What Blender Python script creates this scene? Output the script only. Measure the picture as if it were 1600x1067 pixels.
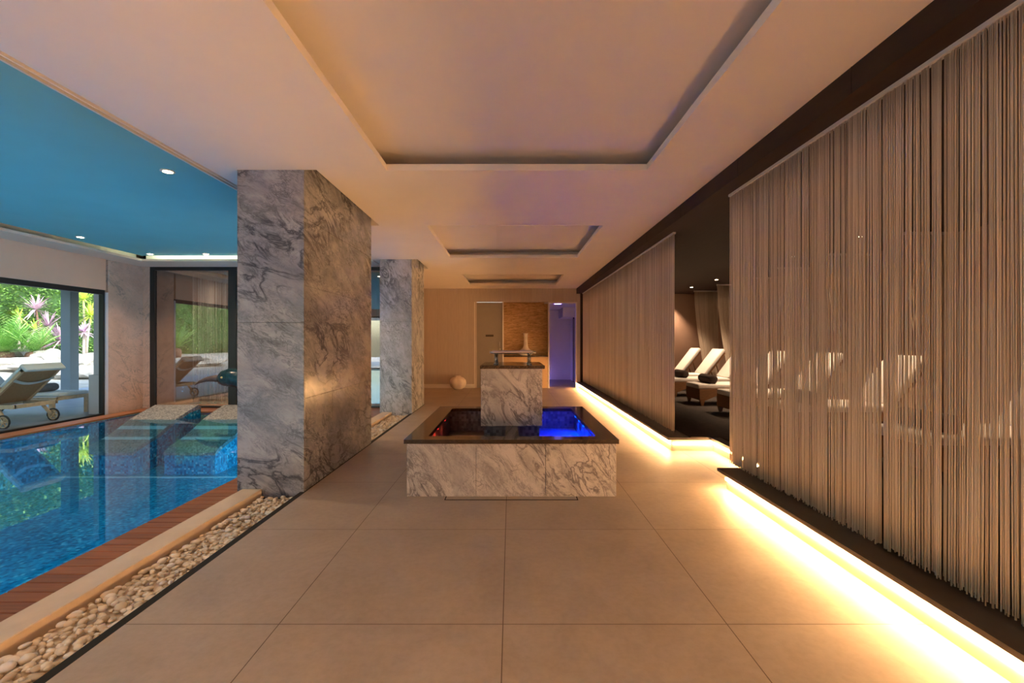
import bpy, bmesh, math, random
from mathutils import Vector, Matrix, noise
random.seed(7)
for o in list(bpy.data.objects): bpy.data.objects.remove(o, do_unlink=True)
S = bpy.context.scene
C = S.collection
PI = math.pi

# ------------------------------------------------------------------ camera, sky, exposure
EYE = 1.35
cam_d = bpy.data.cameras.new('camera'); cam = bpy.data.objects.new('camera', cam_d); C.objects.link(cam)
cam.location = (0, 0, EYE); cam.rotation_euler = (PI/2, 0, 0)
cam_d.sensor_fit = 'HORIZONTAL'; cam_d.sensor_width = 36; cam_d.lens = 15.75
cam_d.shift_x = 2/1600; cam_d.shift_y = 0.0; cam_d.clip_start = 0.05; cam_d.clip_end = 300
S.camera = cam
S.view_settings.view_transform = 'Standard'; S.view_settings.look = 'None'
S.view_settings.gamma = 1; S.view_settings.use_curve_mapping = False
S.view_settings.exposure = 1.12
W = bpy.data.worlds.new('world'); S.world = W; W.use_nodes = True
wn = W.node_tree.nodes; wl = W.node_tree.links; wn.clear()
sky = wn.new('ShaderNodeTexSky'); sky.sky_type = 'NISHITA'; sky.sun_disc = False
sky.sun_elevation = math.radians(42); sky.sun_rotation = math.radians(120); sky.air_density = 1.2; sky.dust_density = 2.5
bgn = wn.new('ShaderNodeBackground'); bgn.inputs['Strength'].default_value = 0.5
wo = wn.new('ShaderNodeOutputWorld')
wl.new(sky.outputs[0], bgn.inputs[0]); wl.new(bgn.outputs[0], wo.inputs[0])
sd = bpy.data.lights.new('sun', 'SUN'); sd.energy = 1.5; sd.angle = math.radians(2); sd.color = (1, .93, .82)
sun = bpy.data.objects.new('sun', sd); C.objects.link(sun)
sun.rotation_euler = (math.radians(42), 0, math.radians(75))     # high over the roof, from the pool hall's right

# ------------------------------------------------------------------ node helpers
def new_mat(name):
    m = bpy.data.materials.new(name); m.use_nodes = True
    nt = m.node_tree; nt.nodes.clear()
    out = nt.nodes.new('ShaderNodeOutputMaterial'); b = nt.nodes.new('ShaderNodeBsdfPrincipled')
    nt.links.new(b.outputs[0], out.inputs[0])
    return m, nt, b, out
def N(nt, t, **kw):
    n = nt.nodes.new(t)
    for k, v in kw.items():
        if k in n.inputs.keys() if isinstance(k, str) else False: n.inputs[k].default_value = v
        else: setattr(n, k, v)
    return n
def setin(n, **kw):
    for k, v in kw.items(): n.inputs[k.replace('_', ' ')].default_value = v
def coords(nt, scale=(1,1,1), rot=(0,0,0), loc=(0,0,0)):
    tc = nt.nodes.new('ShaderNodeTexCoord'); mp = nt.nodes.new('ShaderNodeMapping')
    mp.inputs['Scale'].default_value = scale; mp.inputs['Rotation'].default_value = rot; mp.inputs['Location'].default_value = loc
    nt.links.new(tc.outputs['Object'], mp.inputs[0]); return mp.outputs[0]
def noise_n(nt, vec, scale, detail=4, rough=.55, dist=0):
    n = nt.nodes.new('ShaderNodeTexNoise'); nt.links.new(vec, n.inputs['Vector'])
    n.inputs['Scale'].default_value = scale; n.inputs['Detail'].default_value = detail
    n.inputs['Roughness'].default_value = rough; n.inputs['Distortion'].default_value = dist
    return n.outputs['Fac']
def ramp(nt, fac, stops, interp='LINEAR'):
    r = nt.nodes.new('ShaderNodeValToRGB'); r.color_ramp.interpolation = interp
    while len(r.color_ramp.elements) < len(stops): r.color_ramp.elements.new(.5)
    for e, (p, c) in zip(r.color_ramp.elements, stops):
        e.position = p; e.color = (*c, 1) if len(c) == 3 else c
    nt.links.new(fac, r.inputs[0]); return r.outputs[0]
def math_n(nt, op, a, b=None):
    n = nt.nodes.new('ShaderNodeMath'); n.operation = op
    for i, v in enumerate((a, b)):
        if v is None: continue
        if isinstance(v, (int, float)): n.inputs[i].default_value = v
        else: nt.links.new(v, n.inputs[i])
    return n.outputs[0]
def mixc(nt, fac, a, b, mode='MIX'):
    n = nt.nodes.new('ShaderNodeMix'); n.data_type = 'RGBA'; n.blend_type = mode
    for idx, v in ((0, fac), (6, a), (7, b)):
        if isinstance(v, (int, float)): n.inputs[idx].default_value = v
        elif isinstance(v, tuple): n.inputs[idx].default_value = (*v, 1)
        else: nt.links.new(v, n.inputs[idx])
    return n.outputs[2]
def bump(nt, b, h, strength=.3, dist=.01):
    n = nt.nodes.new('ShaderNodeBump'); n.inputs['Strength'].default_value = strength; n.inputs['Distance'].default_value = dist
    nt.links.new(h, n.inputs['Height']); nt.links.new(n.outputs[0], b.inputs['Normal'])

def plain(name, col, rough=.6, metal=0, var=.08, vs=6, bmp=0, bs=80, spec=.5):
    m, nt, b, _ = new_mat(name)
    v = coords(nt); n = noise_n(nt, v, vs, 5)
    c0 = tuple(max(0, c*(1-var)) for c in col); c1 = tuple(min(1, c*(1+var)) for c in col)
    nt.links.new(ramp(nt, n, [(.3, c0), (.7, c1)]), b.inputs['Base Color'])
    setin(b, Roughness=rough, Metallic=metal); b.inputs['Specular IOR Level'].default_value = spec
    if bmp: bump(nt, b, noise_n(nt, v, bs, 3), bmp, .004)
    return m
def emit(name, col, strength):
    m, nt, b, out = new_mat(name); nt.nodes.remove(b)
    e = nt.nodes.new('ShaderNodeEmission'); e.inputs[0].default_value = (*col, 1); e.inputs[1].default_value = strength
    nt.links.new(e.outputs[0], out.inputs[0]); return m
def marble(name, base, mid, vein, rot, rough=.22, scale=1.0, veinw=.035, cloud=.5):
    m, nt, b, _ = new_mat(name)
    v = coords(nt, (scale, scale, scale), (0,0,0))
    v = coords(nt, (scale*1.0, scale*1.0, scale*2.6), (0, 0, 0)) if rot is None else None
    tc = nt.nodes.new('ShaderNodeTexCoord')
    r1 = nt.nodes.new('ShaderNodeMapping'); r1.inputs['Rotation'].default_value = rot
    nt.links.new(tc.outputs['Object'], r1.inputs[0])
    r2 = nt.nodes.new('ShaderNodeMapping'); r2.inputs['Scale'].default_value = (scale, scale, scale*2.5)
    nt.links.new(r1.outputs[0], r2.inputs[0]); v = r2.outputs[0]
    clouds = noise_n(nt, v, 1.6, 7, .62, .6)
    col = ramp(nt, clouds, [(.32, mid), (.62, base)])
    for sc, w, k, d in ((1.5, veinw, .9, 1.2), (4.2, veinw*.9, .62, 1.6), (9.0, veinw*.9, .38, 1.0)):
        n = noise_n(nt, v, sc, 7, .6, d)
        a = math_n(nt, 'ABSOLUTE', math_n(nt, 'SUBTRACT', n, .5))
        line = ramp(nt, a, [(0, (1,1,1)), (w, (0,0,0))])
        msk = ramp(nt, noise_n(nt, r1.outputs[0], sc*.8, 2), [(.42, (.08,)*3), (.6, (1,)*3)])
        f = math_n(nt, 'MULTIPLY', math_n(nt, 'MULTIPLY', line, msk), k)
        col = mixc(nt, f, col, vein)
    nt.links.new(col, b.inputs['Base Color']); setin(b, Roughness=rough)
    return m

MAT = {}
MAT['plaster'] = plain('plaster', (.86,.81,.75), .85, var=.02, vs=2)
MAT['soffit'] = plain('soffit_paint', (.74,.56,.45), .85, var=.02, vs=2)
MAT['blue_paint'] = plain('blue_paint', (.17,.47,.50), .8, var=.03, vs=2)
MAT['pillar'] = marble('pillar_marble', (.42,.43,.475), (.20,.21,.255), (.038,.042,.06), (.35, -.5, .3), .2, 1.2, .055)
MAT['pillar2'] = marble('pillar_marble_b', (.60,.63,.70), (.36,.39,.44), (.10,.11,.13), (.7, -.95, .2), .2, 1.3, .055)
MAT['wall_marble'] = marble('wall_marble', (.70,.48,.37), (.56,.37,.28), (.3,.24,.2), (.5, .8, .3), .3, 1.0, .02)
MAT['basin'] = marble('basin_marble', (.54,.50,.49), (.33,.31,.31), (.12,.105,.115), (.2, -.95, .4), .18, 1.7, .04)
MAT['emperador'] = marble('emperador_marble', (.035,.022,.016), (.02,.012,.009), (.22,.13,.06), (.9, .3, .8), .12, 5.0, .014)
MAT['curb'] = plain('curb_limestone', (.70,.57,.43), .6, var=.06, vs=7, bmp=.15, bs=60)
MAT['black'] = plain('black_metal', (.018,.017,.017), .4, var=.1)
MAT['slotblack'] = plain('slot_black', (.012,.011,.01), .8)
MAT['chrome'] = plain('chrome', (.75,.75,.76), .12, 1, var=.02)
MAT['white_trim'] = plain('white_trim', (.75,.71,.66), .5, var=.02)
MAT['dark_stone'] = plain('dark_stone', (.055,.042,.033), .45, var=.15, vs=9)
MAT['riser'] = plain('riser_stone', (.42,.37,.30), .5, var=.05, vs=7)
MAT['doorgrey'] = plain('door_grey', (.30,.27,.235), .5, var=.03)
MAT['cream'] = plain('cream_wall', (.74,.48,.34), .75, var=.03, vs=2)
MAT['mattress'] = plain('mattress_white', (.80,.74,.68), .8, var=.02, bmp=.1)
MAT['towel'] = plain('towel_brown', (.050,.030,.022), .95, var=.25, vs=30, bmp=.5, bs=120)
MAT['greytowel'] = plain('towel_grey', (.20,.18,.18), .95, var=.2, vs=30, bmp=.5, bs=120)
MAT['carpet'] = plain('carpet_brown', (.040,.028,.022), .95, var=.3, vs=14, bmp=.4, bs=200)
MAT['darkwall'] = plain('dark_room', (.16,.10,.07), .8, var=.05)
MAT['brownwall'] = plain('brown_wall', (.34,.21,.15), .8, var=.05, vs=3)
MAT['concrete'] = plain('terrace_tile', (.21,.24,.29), .5, var=.12, vs=3)
MAT['bounce_stone'] = plain('bounce_paving', (.62,.58,.52), .8, var=.05)
MAT['greypaint'] = plain('grey_paint', (.20,.25,.28), .6, var=.04)
MAT['render_white'] = plain('render_white', (.62,.62,.68), .8, var=.03)
MAT['ceramic'] = plain('ceramic', (.78,.68,.58), .4, var=.12, vs=8, bmp=.2, bs=15)
MAT['teak'] = plain('teak_light', (.62,.46,.30), .55, var=.15, vs=20)
MAT['sling'] = plain('sling_fabric', (.38,.24,.13), .8, var=.1, vs=40)
MAT['offwhite'] = plain('offwhite_cushion', (.68,.74,.76), .85, var=.03)
MAT['rubber'] = plain('rubber', (.03,.03,.035), .7)
MAT['rock'] = plain('pale_rock', (.34,.32,.285), .85, var=.28, vs=2.5, bmp=.6, bs=6)
MAT['soil'] = plain('garden_gravel', (.29,.275,.235), .9, var=.25, vs=3, bmp=.5, bs=14)
MAT['bark'] = plain('bark', (.16,.09,.06), .9, var=.4, vs=20, bmp=.8, bs=30)
MAT['palebark'] = plain('pale_bark', (.36,.31,.26), .9, var=.3, vs=20, bmp=.6, bs=30)
MAT['teal_glaze'] = plain('teal_glaze', (.012,.05,.065), .2, var=.5, vs=12)
MAT['horn'] = plain('beak_brown', (.13,.085,.075), .4, var=.3, vs=12)
MAT['eye'] = plain('eye_gold', (.7,.5,.2), .3)
MAT['led_warm'] = emit('led_warm', (1, .53, .21), 98)
MAT['led_warm_low'] = emit('led_warm_low', (1, .53, .22), 45)
MAT['led_cool'] = emit('led_cool', (.8, 1, .70), 9)
MAT['lamp'] = emit('lamp_glow', (1, .72, .42), 22)
MAT['pool_glow'] = emit('pool_glow', (.42, .76, 1), 215)
MAT['led_blue'] = emit('led_blue', (.0, .06, 1), 4)
MAT['led_red'] = emit('led_red', (1, .02, .02), .8)
MAT['led_violet'] = emit('led_violet', (.20, .17, 1), 8)

def leafmat(name, a, b_):
    m, nt, b, _ = new_mat(name)
    n = noise_n(nt, coords(nt), 5, 4)
    oi = nt.nodes.new('ShaderNodeNewGeometry')
    f = math_n(nt, 'ADD', math_n(nt, 'MULTIPLY', oi.outputs['Random Per Island'], .6), math_n(nt, 'MULTIPLY', n, .4))
    nt.links.new(ramp(nt, f, [(.15, a), (.85, b_)]), b.inputs['Base Color']); setin(b, Roughness=.5)
    b.inputs['Transmission Weight'].default_value = 0
    return m
MAT['hedge'] = leafmat('hedge_leaf', (.05,.13,.025), (.22,.40,.09))
MAT['hedge_core'] = plain('hedge_core', (.04,.10,.025), .9, var=.4, vs=3)
MAT['frond'] = leafmat('frond', (.10,.32,.07), (.48,.72,.22))
MAT['purple'] = leafmat('purple_leaf', (.30,.17,.27), (.78,.58,.68))
MAT['lime'] = leafmat('lime_leaf', (.35,.55,.05), (.85,.90,.22))

def floor_tiles():
    m, nt, b, _ = new_mat('limestone_tiles')
    v = coords(nt, (1,1,1), (0,0,0), (.037, -2.14+10.8, 0))
    br = nt.nodes.new('ShaderNodeTexBrick'); nt.links.new(v, br.inputs[0])
    br.offset = 0; br.squash = 1
    br.inputs['Color1'].default_value = (.50,.42,.34,1); br.inputs['Color2'].default_value = (.54,.455,.37,1)
    br.inputs['Mortar'].default_value = (.17,.12,.09,1); br.inputs['Scale'].default_value = 1
    br.inputs['Mortar Size'].default_value = .0025; br.inputs['Mortar Smooth'].default_value = .1
    br.inputs['Brick Width'].default_value = 1.07; br.inputs['Row Height'].default_value = 1.08
    n1 = noise_n(nt, coords(nt), 2.2, 6, .65, .5)
    c = mixc(nt, .55, br.outputs['Color'], ramp(nt, n1, [(.3, (.62,.6,.58)), (.72, (1.0,1.0,1.0))]), 'MULTIPLY')
    n2 = noise_n(nt, coords(nt), 26, 4, .6)
    c = mixc(nt, .3, c, ramp(nt, n2, [(.35, (.75,.73,.7)), (.6, (1,1,1))]), 'MULTIPLY')
    nt.links.new(c, b.inputs['Base Color']); setin(b, Roughness=.42); b.inputs['Specular IOR Level'].default_value = .35
    bump(nt, b, n2, .06, .003); return m
MAT['tiles'] = floor_tiles()
def wood(name, a, b_, axis, rough=.5, stretch=18, sc=2.0, board=0, boardaxis=0):
    m, nt, b, _ = new_mat(name)
    s = [stretch, stretch, stretch]; s[axis] = 1
    n = noise_n(nt, coords(nt, tuple(s)), sc, 5, .6, .3)
    c = ramp(nt, n, [(.25, a), (.75, b_)])
    gi = nt.nodes.new('ShaderNodeNewGeometry')
    c = mixc(nt, .8, c, ramp(nt, gi.outputs['Random Per Island'], [(0, (.62,.6,.58)), (1, (1,1,1))]), 'MULTIPLY')
    if board:
        sp = nt.nodes.new('ShaderNodeSeparateXYZ'); nt.links.new(coords(nt), sp.inputs[0])
        fr = math_n(nt, 'FRACT', math_n(nt, 'DIVIDE', sp.outputs[boardaxis], board))
        ln = ramp(nt, fr, [(0, (0,0,0)), (.018, (1,1,1))])
        fl = math_n(nt, 'FLOOR', math_n(nt, 'DIVIDE', sp.outputs[boardaxis], board))
        wn_ = nt.nodes.new('ShaderNodeTexWhiteNoise'); wn_.noise_dimensions = '1D'; nt.links.new(fl, wn_.inputs['W'])
        c = mixc(nt, .7, c, ramp(nt, wn_.outputs['Value'], [(0, (.82,.8,.78)), (1, (1,1,1))]), 'MULTIPLY')
        c = mixc(nt, .35, c, ln, 'MULTIPLY')
    nt.links.new(c, b.inputs['Base Color']); setin(b, Roughness=rough); return m
MAT['deck'] = wood('deck_wood', (.24,.075,.028), (.50,.17,.06), 0, .35)
MAT['deck2'] = wood('deck_wood_b', (.34,.12,.05), (.56,.22,.09), 1, .35)
MAT['darkwood'] = wood('dark_wood', (.026,.013,.008), (.038,.02,.012), 1, .75, 14, 2)
MAT['panelwood'] = wood('panel_wood', (.58,.50,.44), (.68,.60,.53), 2, .55, 12, 3, .305, 0)
MAT['wicker'] = wood('wicker', (.20,.085,.028), (.34,.16,.06), 0, .6, 10, 12)
MAT['cabinet'] = wood('cabinet_wood', (.62,.40,.20), (.70,.47,.26), 0, .5, 10, 4)

def string_mat(name, a, b_):
    m, nt, b, _ = new_mat(name)
    gi = nt.nodes.new('ShaderNodeNewGeometry')
    c = ramp(nt, gi.outputs['Random Per Island'], [(0, a), (1, b_)])
    n = noise_n(nt, coords(nt, (1,1,.5)), 1.7, 3)
    c = mixc(nt, .5, c, ramp(nt, n, [(.3, (.86,.78,.68)), (.65, (1,1,1))]), 'MULTIPLY')
    nt.links.new(c, b.inputs['Base Color']); setin(b, Roughness=.8)
    return m
MAT['string'] = string_mat('curtain_string', (.62,.51,.40), (.90,.79,.66))
MAT['string_white'] = string_mat('white_string', (.7,.72,.74), (.95,.95,.95))

def split_stone():
    m, nt, b, _ = new_mat('split_stone')
    v = coords(nt, (1.6, 1, 16)); n = noise_n(nt, v, 4, 6, .7, .8)
    nt.links.new(ramp(nt, n, [(.34, (.30,.15,.06)), (.5, (.66,.42,.20)), (.68, (.88,.64,.38))]), b.inputs['Base Color'])
    setin(b, Roughness=.8); bump(nt, b, n, 1, .03); return m
MAT['split'] = split_stone()
def mosaic(name, stops, size=.025, rough=.3):
    m, nt, b, _ = new_mat(name)
    v = coords(nt, (1/size,)*3)
    fl = nt.nodes.new('ShaderNodeVectorMath'); fl.operation = 'FLOOR'; nt.links.new(v, fl.inputs[0])
    w = nt.nodes.new('ShaderNodeTexWhiteNoise'); nt.links.new(fl.outputs[0], w.inputs['Vector'])
    c = ramp(nt, w.outputs['Value'], stops)
    n = noise_n(nt, coords(nt), .9, 3)
    c = mixc(nt, .5, c, ramp(nt, n, [(.35, (.6,.75,.85)), (.65, (1,1,1))]), 'MULTIPLY')
    nt.links.new(c, b.inputs['Base Color']); setin(b, Roughness=rough); return m
MAT['mosaic'] = mosaic('pool_mosaic', [(0, (.0,.12,.24)), (.35, (.0,.29,.46)), (.75, (.005,.43,.62)), (.95, (.04,.58,.72)), (1, (.4,.8,.85))], .03)
MAT['mosaic_grey'] = mosaic('bed_mosaic', [(0, (.16,.15,.14)), (.5, (.30,.28,.26)), (1, (.52,.48,.43))], .022, .4)
MAT['mosaic_basin'] = mosaic('basin_mosaic', [(0, (.05,.06,.08)), (1, (.20,.21,.24))], .03, .3)
MAT['blue_glow_tile'] = plain('blue_glow_tile', (.10,.25,.80), .3, var=.15, vs=30)  # blue of the basin lamps' glow put into the floor colour
MAT['white_tile'] = plain('white_tile', (.85,.88,.88), .4)

def thin_glass(name, tint, lo, hi, rough=0.0):
    m, nt, b, out = new_mat(name); nt.nodes.remove(b)
    tr = nt.nodes.new('ShaderNodeBsdfTransparent'); tr.inputs[0].default_value = (*tint, 1)
    gl = nt.nodes.new('ShaderNodeBsdfGlossy'); gl.inputs['Roughness'].default_value = rough
    fr = nt.nodes.new('ShaderNodeLayerWeight'); fr.inputs[0].default_value = .5
    pw = math_n(nt, 'POWER', fr.outputs['Facing'], 4.0)
    mp = nt.nodes.new('ShaderNodeMapRange'); mp.inputs['To Min'].default_value = lo; mp.inputs['To Max'].default_value = hi
    nt.links.new(pw, mp.inputs[0])
    mx = nt.nodes.new('ShaderNodeMixShader'); nt.links.new(mp.outputs[0], mx.inputs[0])
    nt.links.new(tr.outputs[0], mx.inputs[1]); nt.links.new(gl.outputs[0], mx.inputs[2])
    nt.links.new(mx.outputs[0], out.inputs[0]); return m
MAT['glass'] = thin_glass('window_glass', (.94,.97,.96), .02, .5)
MAT['glass_dark'] = thin_glass('tinted_glass', (.62,.62,.62), .30, .8)
MAT['glass_leg'] = thin_glass('clear_acrylic', (.8,.82,.84), .1, .9)
def water(name, tint, lo, hi, ripple):
    m = thin_glass(name, tint, lo, hi, .0); nt = m.node_tree
    n = noise_n(nt, coords(nt, (1, .6, 1)), 3.0, 3, .5)
    bp = nt.nodes.new('ShaderNodeBump'); bp.inputs['Strength'].default_value = ripple; bp.inputs['Distance'].default_value = .02
    nt.links.new(n, bp.inputs['Height'])
    for nd in nt.nodes:
        if nd.type == 'BSDF_GLOSSY': nt.links.new(bp.outputs[0], nd.inputs['Normal'])
    return m
MAT['water'] = water('pool_water', (.55,.87,.98), .02, .7, .035)
MAT['water_basin'] = water('basin_water', (.95,.95,.97), .02, .6, .03)
def pebble_mat():
    m, nt, b, _ = new_mat('cream_pebble')
    oi = nt.nodes.new('ShaderNodeObjectInfo'); gi = nt.nodes.new('ShaderNodeNewGeometry')
    f = math_n(nt, 'FRACT', math_n(nt, 'ADD', oi.outputs['Random'], gi.outputs['Random Per Island']))
    c = ramp(nt, f, [(0, (.56,.44,.31)), (.3, (.72,.59,.43)), (.7, (.84,.71,.54)), (.92, (.88,.82,.73)), (1, (.58,.55,.52))])
    nt.links.new(c, b.inputs['Base Color']); setin(b, Roughness=.5); return m
MAT['pebble'] = pebble_mat()

# ------------------------------------------------------------------ mesh builder
class MB:
    def __init__(s): s.v = []; s.f = []; s.smooth = []
    def add(s, vs, fs, smooth=False):
        k = len(s.v); s.v += [tuple(p) for p in vs]; s.f += [tuple(i+k for i in f) for f in fs]; s.smooth += [smooth]*len(fs); return s
    def box(s, x0, x1, y0, y1, z0, z1, mat=None):
        vs = [(x0,y0,z0),(x1,y0,z0),(x1,y1,z0),(x0,y1,z0),(x0,y0,z1),(x1,y0,z1),(x1,y1,z1),(x0,y1,z1)]
        if mat is not None: vs = [mat @ Vector(p) for p in vs]
        return s.add(vs, [(0,3,2,1),(4,5,6,7),(0,1,5,4),(1,2,6,5),(2,3,7,6),(3,0,4,7)])
    def cbox(s, x0, x1, y0, y1, z0, z1, r, mat=None, seg=2):
        bm = bmesh.new(); bmesh.ops.create_cube(bm, size=1)
        for v in bm.verts:
            v.co = Vector(((x0+x1)/2+v.co.x*(x1-x0), (y0+y1)/2+v.co.y*(y1-y0), (z0+z1)/2+v.co.z*(z1-z0)))
        bmesh.ops.bevel(bm, geom=bm.edges[:], offset=r, segments=seg, affect='EDGES', profile=.5)
        bm.verts.ensure_lookup_table()
        vs = [v.co.copy() if mat is None else mat @ v.co for v in bm.verts]; fs = [[v.index for v in f.verts] for f in bm.faces]
        bm.free(); return s.add(vs, fs, seg > 1)
    def prism(s, poly, axis, a, b_):
        n = len(poly); vs = []
        for t in (a, b_):
            for p in poly:
                q = [p[0], p[1]]; q.insert(axis, t); vs.append(tuple(q))
        fs = [tuple(range(n)), tuple(range(2*n-1, n-1, -1))] + [(i, i+n, (i+1)%n+n, (i+1)%n) for i in range(n)]
        return s.add(vs, fs)
    def tube(s, pts, r, seg=8, smooth=True, flat=1.0):
        pts = [Vector(p) for p in pts]; n = len(pts); rr = r if isinstance(r, (list, tuple)) else [r]*n
        vs = []; up = Vector((0,0,1))
        for i, p in enumerate(pts):
            t = (pts[min(i+1, n-1)]-pts[max(i-1, 0)]).normalized()
            u = Vector((1,0,0)) if abs(t.z) > .95 else up.cross(t).normalized()
            w = t.cross(u)
            for k in range(seg):
                a = 2*PI*(k+.5)/seg; vs.append(p+u*math.cos(a)*rr[i]+w*math.sin(a)*rr[i]*flat)
        fs = [(i*seg+k, i*seg+(k+1)%seg, (i+1)*seg+(k+1)%seg, (i+1)*seg+k) for i in range(n-1) for k in range(seg)]
        fs += [tuple(range(seg-1, -1, -1)), tuple((n-1)*seg+k for k in range(seg))]
        return s.add(vs, fs, smooth)
    def lathe(s, prof, cx=0, cy=0, cz=0, seg=24, lobes=0, amp=0):
        vs = []; n = len(prof)
        for r, z in prof:
            for k in range(seg):
                a = 2*PI*k/seg; q = r*(1+amp*math.cos(lobes*a)) if lobes else r
                vs.append((cx+q*math.cos(a), cy+q*math.sin(a), cz+z))
        fs = [(i*seg+k, i*seg+(k+1)%seg, (i+1)*seg+(k+1)%seg, (i+1)*seg+k) for i in range(n-1) for k in range(seg)]
        fs += [tuple(range(seg-1, -1, -1)), tuple((n-1)*seg+k for k in range(seg))]
        return s.add(vs, fs, True)
    def build(s, name, mat, parent=None, **props):
        me = bpy.data.meshes.new(name); me.from_pydata(s.v, [], s.f); me.update()
        me.polygons.foreach_set('use_smooth', s.smooth)
        me.materials.append(MAT[mat] if isinstance(mat, str) else mat)
        bm = bmesh.new(); bm.from_mesh(me); bmesh.ops.recalc_face_normals(bm, faces=bm.faces); bm.to_mesh(me); bm.free()
        o = bpy.data.objects.new(name, me); C.objects.link(o)
        if parent: o.parent = parent
        for k, v in props.items(): o[k] = v
        return o
def tag(o, label, cat, group=None, kind=None):
    o['label'] = label; o['category'] = cat
    if group: o['group'] = group
    if kind: o['kind'] = kind
    return o
def thing(name, label, cat, loc=(0,0,0), rz=0, group=None):
    o = bpy.data.objects.new(name, None); C.objects.link(o); o.location = loc; o.rotation_euler = (0,0,rz)
    o.empty_display_size = .1
    return tag(o, label, cat, group)
def struct(name, mb, mat, parent=None, **p):
    o = mb.build(name, mat, parent, **p)
    if not parent: o['kind'] = 'structure'
    return o
def sthing(name):
    o = bpy.data.objects.new(name, None); C.objects.link(o); o['kind'] = 'structure'; return o
def copy_tree(o, parent=None):
    c = o.copy(); C.objects.link(c)
    if parent: c.parent = parent
    for ch in [x for x in bpy.data.objects if x.parent == o]: copy_tree(ch, c)
    return c

# ------------------------------------------------------------------ dimensions
HC = 2.89           # walkway ceiling
YB = 13.03          # back wall
YN = -4.0           # wall behind the camera
PX0, PX1 = -2.455, -1.855
CZ = 2.74           # relaxation room ceiling
WX = -7.5           # garden window wall
YG = 9.13           # inner glass wall

# ------------------------------------------------------------------ floors
struct('floor', MB().box(-1.842, 2.7, YN, 15.95, -.15, 0).box(-2.75, -1.842, 9.62, YB, -.15, 0), 'tiles')
struct('trim_1', MB().box(-1.89, -1.842, YN, 9.62, -.12, .001), 'slotblack')
struct('gravel_bed', MB().box(-2.23, -1.89, YN, 4.0, -.2, -.055).box(-2.23, -1.89, 5.97, 8.38, -.2, -.055), 'curb')
struct('kerb_strip', MB().cbox(-2.405, -2.23, YN, 4.015, -.2, .03, .004, seg=1).cbox(-2.405, -2.23, 5.965, 8.39, -.2, .03, .004, seg=1), 'curb')
d = MB(); y = YN
while y < 8.6:
    d.cbox(-2.72, -2.41, y, y+.088, -.03, .0, .003, seg=1) if not (y < 5.96 and y+.088 > 4.02) else d.cbox(-2.72, -2.46, y, y+.088, -.03, 0, .003, seg=1)
    y += .093
struct('pool_deck', d, 'deck')
struct('trim_2', MB().box(-2.70, -2.41, YN, 9.1, -.2, -.032), 'slotblack')
d = MB()
for k in range(5): d.cbox(-7.45, -2.46, 8.64+k*.098, 8.64+k*.098+.092, -.03, 0, .003, seg=1)
struct('back_deck', d, 'deck')
d = MB()
for k in range(4): d.cbox(-7.46+k*.078, -7.46+k*.078+.072, YN, 8.63, -.03, 0, .003, seg=1)
struct('window_deck', d, 'deck2')

# pool shell, floor at 1 m, stair by the near side
p = MB()
p.box(-7.3, -2.6, YN, 8.75, -1.15, -.75)
p.box(-2.70, -2.6, YN, 8.75, -1.15, -.05).box(-7.3, -7.14, YN, 8.75, -1.15, -.031).box(-7.14, -2.7, 8.64, 8.8, -1.15, -.031)
struct('pool_basin', p, 'mosaic')
struct('pool_stair', MB().box(-3.5, -2.7, YN, -3.0, -.749, -.5).box(-3.1, -2.7, YN, -3.2, -.5, -.25), 'mosaic')
s_ = MB()
s_.box(-7.13, -2.71, 6.90, 6.96, -.75, -.744).box(-5.93, -5.47, 7.70, 7.76, -.75, -.744).box(-7.13, -6.77, 7.70, 7.76, -.75, -.744)
struct('pool_line', s_, 'white_tile')
tag(MB().box(-7.14, -2.70, YN, 8.64, -.034, -.032).build('pool_water', 'water'), 'clear blue swimming pool water reflecting the garden windows', 'water')
for i, (yy, nm) in enumerate(zip((-2.2, -.4, 1.4, 3.6, 5.4, 7.2), ('under the camera end', 'second from the camera end', 'beside the near deck', 'before the near pillar', 'beside the near pillar', 'between the two pillars'))):  # underwater lamps added out of view to brighten the pool
    t = thing('added_pool_lamp', 'added round underwater lamp in the walkway side of the pool, '+nm, 'added pool lamp', (-2.70, yy, -.45), 0, 'added underwater lamps')
    m_ = Matrix.Rotation(-PI/2, 4, 'Y')
    a = MB().lathe([(.11, 0), (.12, .012), (.10, .02), (.10, 0)], seg=24); a.v = [tuple(m_ @ Vector(v)) for v in a.v]; a.build('lamp_ring', 'chrome', t)
    a = MB().lathe([(.001, .005), (.098, .005), (.09, .018), (.001, .024)], seg=24); a.v = [tuple(m_ @ Vector(v)) for v in a.v]; a.build('lens', 'pool_glow', t)
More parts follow.
